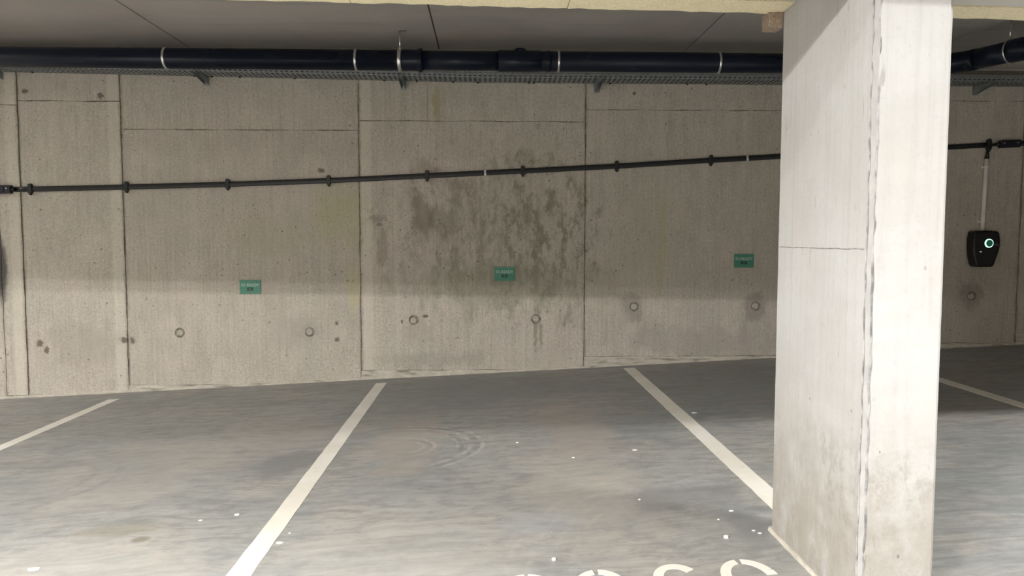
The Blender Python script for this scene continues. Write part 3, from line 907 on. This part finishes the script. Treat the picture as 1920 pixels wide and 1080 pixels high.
def clamp(x, rod=False, c=None, dirv=None, w=0.022):
    c = Vector(c) if c is not None else Vector(P(x))
    dv = Vector(dirv) if dirv is not None else Vector((1, 0, 0))
    r = PR + (0.008 if rod else 0.004)
    bm = bmesh.new()
    add_tube(bm, [tuple(c - dv * w / 2), tuple(c - dv * (w / 2 - 0.001)), tuple(c + dv * (w / 2 - 0.001)), tuple(c + dv * w / 2)], [PR - 0.002, r, r, PR - 0.002], 40, False)
    me = done(bm, 'clamp', True)
    k = link('clamp', me, MAT['clamp'], pipe)
    bm = bmesh.new()
    if rod:
        add_tube(bm, [(c.x, c.y, c.z + PR), (c.x, c.y, CZ + 0.001)], 0.008, 10)
        add_tube(bm, [(c.x, c.y, c.z + PR + 0.002), (c.x, c.y, c.z + PR + 0.03)], 0.015, 6)
    else:
        add_tube(bm, [(c.x, c.y + PR * 0.7, c.z + PR * 0.7), (c.x, 0.0, c.z + 0.165)] if dirv is None else [(c.x, c.y, c.z + PR), (c.x, c.y, CZ + 0.001)], 0.007, 8)
    s = link('hanger_rod' if rod else 'wall_rod', done(bm, 'rod', True), MAT['clamp'])
    s.parent = k
    s.matrix_parent_inverse = Matrix.Translation(-Vector((0, 0, 0)))
    if rod:
        pl = link('ceiling_plate', box_mesh('ceiling_plate', c.x - 0.018, c.x + 0.06, c.y - 0.02, c.y + 0.02, CZ - 0.004, CZ + 0.001), MAT['clamp'])
        pl.parent = k
for x in (-2.971, -1.225, 0.664, 2.183):
    clamp(x)
clamp(-0.819, True, w=0.034)
clamp(0, False, e2 - d1 * 0.01, d1, 0.016)

# thin grey cable on the wall above the tray
bm = bmesh.new()
add_tube(bm, [(-6.0 + i * 0.6, -0.015, 3.187) for i in range(24)], 0.010, 8)
tag(link('wall_cable', done(bm, 'wall_cable', True), MAT['pvc']), 'thin pale cable on the wall above the cable tray', 'cable')

# ------------------------------------------------------------------ black charging cable on the wall
ck = [(-7.0, 1.875), (-4.656, 1.914), (-3.691, 1.939), (-2.669, 1.969), (-1.639, 2.010), (-0.629, 2.063), (0.362, 2.116), (1.342, 2.169), (2.33, 2.234), (3.32, 2.292), (4.31, 2.350), (5.26, 2.404), (5.66, 2.425), (6.3, 2.44), (7.6, 2.50)]
def cz(x):
    for (a, za), (b, zb) in zip(ck, ck[1:]):
        if a <= x <= b: return za + (zb - za) * (x - a) / (b - a)
    return ck[-1][1]
K = empty('charging_cable', (0, -0.02, 2.1))
tag(K, 'flat black cable running along the concrete wall, rising to the right', 'cable')
def flat(name, a, b, hh, w=0.011, y=-0.019, mat='black', dz=0.0, n=60):
    xs_ = [a + (b - a) * i / n for i in range(n + 1)]
    link(name, tube_mesh(name, [(x, y, cz(x) + dz) for x in xs_], 0.01, 16, True, (w, hh)), MAT[mat], K)
flat('cable_run', -4.80, 5.27, 0.0265, n=120)
flat('cable_seam', -4.65, 5.25, 0.003, 0.003, -0.0305, 'black', 0.006, n=120)
# twisted tails into the junction boxes
for (a, b) in ((-4.84, -4.62), (5.24, 5.46)):
    for s in (-1, 1):
        link('tail', tube_mesh('tail', [(a + (b - a) * i / 10, -0.022 + 0.006 * s, cz(a + (b - a) * i / 10) + s * (0.011 + 0.006 * math.sin(i * 0.9))) for i in range(11)], 0.009, 8), MAT['black'], K)
flat('cable_run', -7.0, -5.10, 0.0265)
flat('cable_run', 5.62, 8.8, 0.0265)
for x in (-4.656, -3.691, -2.669, -1.639, -0.629, 0.362, 1.342, 2.33, 3.32, 4.31, 5.29):
    big = x > 5
    me = bpy.data.meshes.get('cable_clip_mesh' + ('_big' if big else ''))
    if me is None:
        s = 1.15 if big else 1.0
        prof = [(-0.006, -0.060), (0.006, -0.060), (0.013, -0.042), (0.020, -0.033), (0.020, 0.033), (0.015, 0.050), (0.006, 0.056), (-0.006, 0.056), (-0.015, 0.050), (-0.020, 0.033), (-0.020, -0.033), (-0.013, -0.042)]
        me = prism_mesh('cable_clip_mesh', [(a * s, b * s) for a, b in prof], -0.036, 0.0, 0.003, 1)
        me.name = 'cable_clip_mesh' + ('_big' if big else '')
    link('cable_clip', me, MAT['black'], K, (x, -0.002, cz(x)))
for x in (-0.027, 2.714):
    link('white_band', tube_mesh('white_band', [(x - 0.011, -0.019, cz(x - 0.011)), (x + 0.011, -0.019, cz(x + 0.011))], 0.01, 16, True, (0.0135, 0.029)), MAT['white'], K)['label'] = 'white marker band'
def jbox(name, a, b, hh, mat, label):
    o = empty(name, ((a + b) / 2, 0, cz((a + b) / 2)))
    tag(o, label, 'junction box', 'junction boxes on the black cable')
    za, zb = cz(a), cz(b)
    bm = bmesh.new()
    add_box(bm, a, b, -0.062, -0.001, lambda x: cz(x) - hh, lambda x: cz(x) + hh)
    bevel_all(bm, 0.007, 2)
    link('body', done(bm, 'body'), MAT[mat], o)
    bm = bmesh.new()
    add_box(bm, a + 0.05, b - 0.06, -0.067, -0.06, lambda x: cz(x) - hh * 0.7, lambda x: cz(x) + hh * 0.7)
    bevel_all(bm, 0.003, 1)
    link('lid', done(bm, 'lid'), MAT[mat], o)
    for xx in (a + 0.03, b - 0.035):
        bm = bmesh.new()
        add_tube(bm, [(xx, -0.06, cz(xx) + hh * 0.2), (xx, -0.066, cz(xx) + hh * 0.2)], 0.009, 10)
        link('screw', done(bm, 'screw'), MAT['zinc'], o)
    for xx, s in ((a, -1), (b, 1)):
        link('gland', tube_mesh('gland', [(xx, -0.03, cz(xx)), (xx + s * 0.035, -0.03, cz(xx))], [0.026, 0.018], 12), MAT['black'], o)
jbox('junction_box', -5.12, -4.835, 0.043, 'black_box', 'blue-black junction box on the cable at the left edge of the photo')
jbox('junction_box', 5.395, 5.61, 0.040, 'black_box', 'black junction box on the cable right of the column')

# ------------------------------------------------------------------ wall charger with its conduit
cd = empty('charger_conduit', (5.275, 0, 1.9))
tag(cd, 'pale grey vertical conduit between black cable and wall charger', 'conduit')
link('conduit_tube', tube_mesh('conduit_tube', [(5.272, -0.022, 2.275), (5.252, -0.022, 1.50)], 0.021, 16), MAT['pvc'], cd)
link('entry_sleeve', tube_mesh('entry_sleeve', [(5.283, -0.022, 2.375), (5.275, -0.022, 2.32), (5.272, -0.022, 2.26)], [0.012, 0.016, 0.024], 14), MAT['black'], cd)
for z in (2.175, 1.60):
    x = 5.252 + 0.020 * (z - 1.5) / 0.775
    bm = bmesh.new()
    add_tube(bm, [(x, -0.022, z - 0.009), (x, -0.022, z + 0.009)], 0.0245, 16)
    add_box(bm, x - 0.045, x + 0.026, -0.008, 0.0, z - 0.009, z + 0.009)
    link('saddle_clip', done(bm, 'saddle_clip'), MAT['pvc'], cd)

wb = empty('wall_charger', (5.24, 0, 1.12))
tag(wb, 'black wall charger with a glowing green-white ring right of the column', 'charger')
outline = [(5.108, 1.485), (5.125, 1.499), (5.24, 1.506), (5.355, 1.497), (5.377, 1.480), (5.388, 1.42), (5.390, 1.345), (5.380, 1.290), (5.360, 1.225), (5.335, 1.150), (5.322, 1.128), (5.30, 1.120), (5.165, 1.120), (5.143, 1.126), (5.128, 1.150), (5.108, 1.230), (5.098, 1.320), (5.099, 1.42)]
link('housing', prism_mesh('housing', outline, -0.125, -0.012, 0.018, 3), MAT['charger'], wb)
bm = bmesh.new()
add_box(bm, 5.15, 5.33, -0.03, 0.0, 1.17, 1.46)
link('back_plate', done(bm, 'back_plate'), MAT['black'], wb)
RC = Vector((5.262, -0.127, 1.371))
bm = bmesh.new()
nR = 36
for k in range(nR):
    a, b = 2 * math.pi * k / nR, 2 * math.pi * (k + 1) / nR
    def pt(t, inner, y):
        # the lit ring is a crescent: the inner circle sits a little right of the outer one
        r = 0.0375 if inner else 0.046
        ox = 0.0055 if inner else 0
        return (RC.x + ox + r * math.cos(t), y, RC.z + r * math.sin(t))
    v = [bm.verts.new(pt(t, i, y)) for t in (a, b) for i in (0, 1) for y in (-0.129, -0.124)]
    o0, o0b, i0, i0b, o1, o1b, i1, i1b = v
    bm.faces.new((o0, o1, i1, i0)); bm.faces.new((o0, o0b, o1b, o1)); bm.faces.new((i0, i1, i1b, i0b))
bmesh.ops.remove_doubles(bm, verts=bm.verts[:], dist=1e-5)
o = link('led_ring', done(bm, 'led_ring'), MAT['ring'], wb)
o['label'] = 'glowing green-white ring'
bm = bmesh.new()
add_tube(bm, [(RC.x + 0.005, -0.1275, RC.z), (RC.x + 0.005, -0.124, RC.z)], 0.0355, 28)
link('ring_glass', done(bm, 'ring_glass'), MAT['glow'], wb)
bm = bmesh.new()
add_box(bm, 5.168, 5.186, -0.128, -0.124, 1.277, 1.286)
link('status_led', done(bm, 'status_led'), MAT['led'], wb)

def text_mesh(s, size, name):
    cu = bpy.data.curves.new('txt', 'FONT')
    cu.body = s; cu.size = size; cu.align_x = 'CENTER'; cu.align_y = 'CENTER'; cu.extrude = 0.0004
    to = bpy.data.objects.new('txt', cu)
    COL.objects.link(to)
    bpy.context.view_layer.update()
    dg = bpy.context.evaluated_depsgraph_get()
    me = bpy.data.meshes.new_from_object(to.evaluated_get(dg))
    me.name = name
    bpy.data.objects.remove(to); bpy.data.curves.remove(cu)
    me.materials.clear()
    for v in me.vertices:      # stand the text up on the wall, facing -Y
        x, y, z = v.co
        v.co = (x, -z, y)
    return me
bm = bmesh.new()
for x in (5.325, 5.350):       # two small grey marks beside the ring
    add_box(bm, x, x + 0.004, -0.1265, -0.124, 1.350, 1.374)
    add_box(bm, x, x + 0.018, -0.1265, -0.124, 1.346, 1.351)
    add_box(bm, x + 0.013, x + 0.017, -0.1265, -0.124, 1.350, 1.362)
link('grey_mark', done(bm, 'grey_mark'), MAT['grey_print'], wb)

# ------------------------------------------------------------------ green signs
tm = text_mesh('EV-READY', 0.043, 'sign_text')
wx = max(v.co.x for v in tm.vertices) - min(v.co.x for v in tm.vertices)
for v in tm.vertices: v.co.x *= 0.178 / wx
plate_me = box_mesh('sign_plate', -0.108, 0.108, -0.003, 0.0, -0.073, 0.073, bev=0.001, seg=1)
bd = bmesh.new()
for a in ((-0.104, 0.104, 0.0625, 0.0665), (-0.104, 0.104, -0.0665, -0.0625), (-0.104, -0.1005, -0.0625, 0.0625), (0.1005, 0.104, -0.0625, 0.0625)):
    add_box(bd, a[0], a[1], -0.0036, -0.0025, a[2], a[3])
border_me = done(bd, 'sign_border')
pill_me = prism_mesh('sign_pill', [(-0.030 + 0.005 * (1 - math.cos(t)) if 0 else x, z) for x, z in [(-0.031, -0.012), (-0.027, -0.016), (0.027, -0.016), (0.031, -0.012), (0.031, 0.010), (0.027, 0.014), (-0.027, 0.014), (-0.031, 0.010)] for t in (0,)], -0.0042, -0.0025)
bar_me = box_mesh('sign_bar', -0.016, 0.016, -0.0048, -0.004, -0.005, 0.003)
for x, z, lab in ((-2.467, 0.913, 'left-hand of the three small green EV-READY signs on the wall'), (0.173, 1.047, 'middle one of the three small green EV-READY signs on the wall'), (2.705, 1.184, 'small green EV-READY sign on the wall nearest to the column')):
    s = empty('bay_sign', (x, -0.004, z))
    tag(s, lab, 'sign', 'green signs on the wall')
    for nm, me, mt, dz, lb in (('plate', plate_me, 'green', 0, None), ('border', border_me, 'sign_edge', 0, None), ('lettering', tm, 'sign_text', 0.020, 'white lettering'), ('badge', pill_me, 'sign_dark', -0.020, 'dark badge'), ('badge_mark', bar_me, 'sign_edge', -0.020, None)):
        o = link(nm, me, MAT[mt])
        o.parent = s
        o.location = (0, -0.0032 if nm == 'lettering' else 0, dz)
        if lb: o['label'] = lb
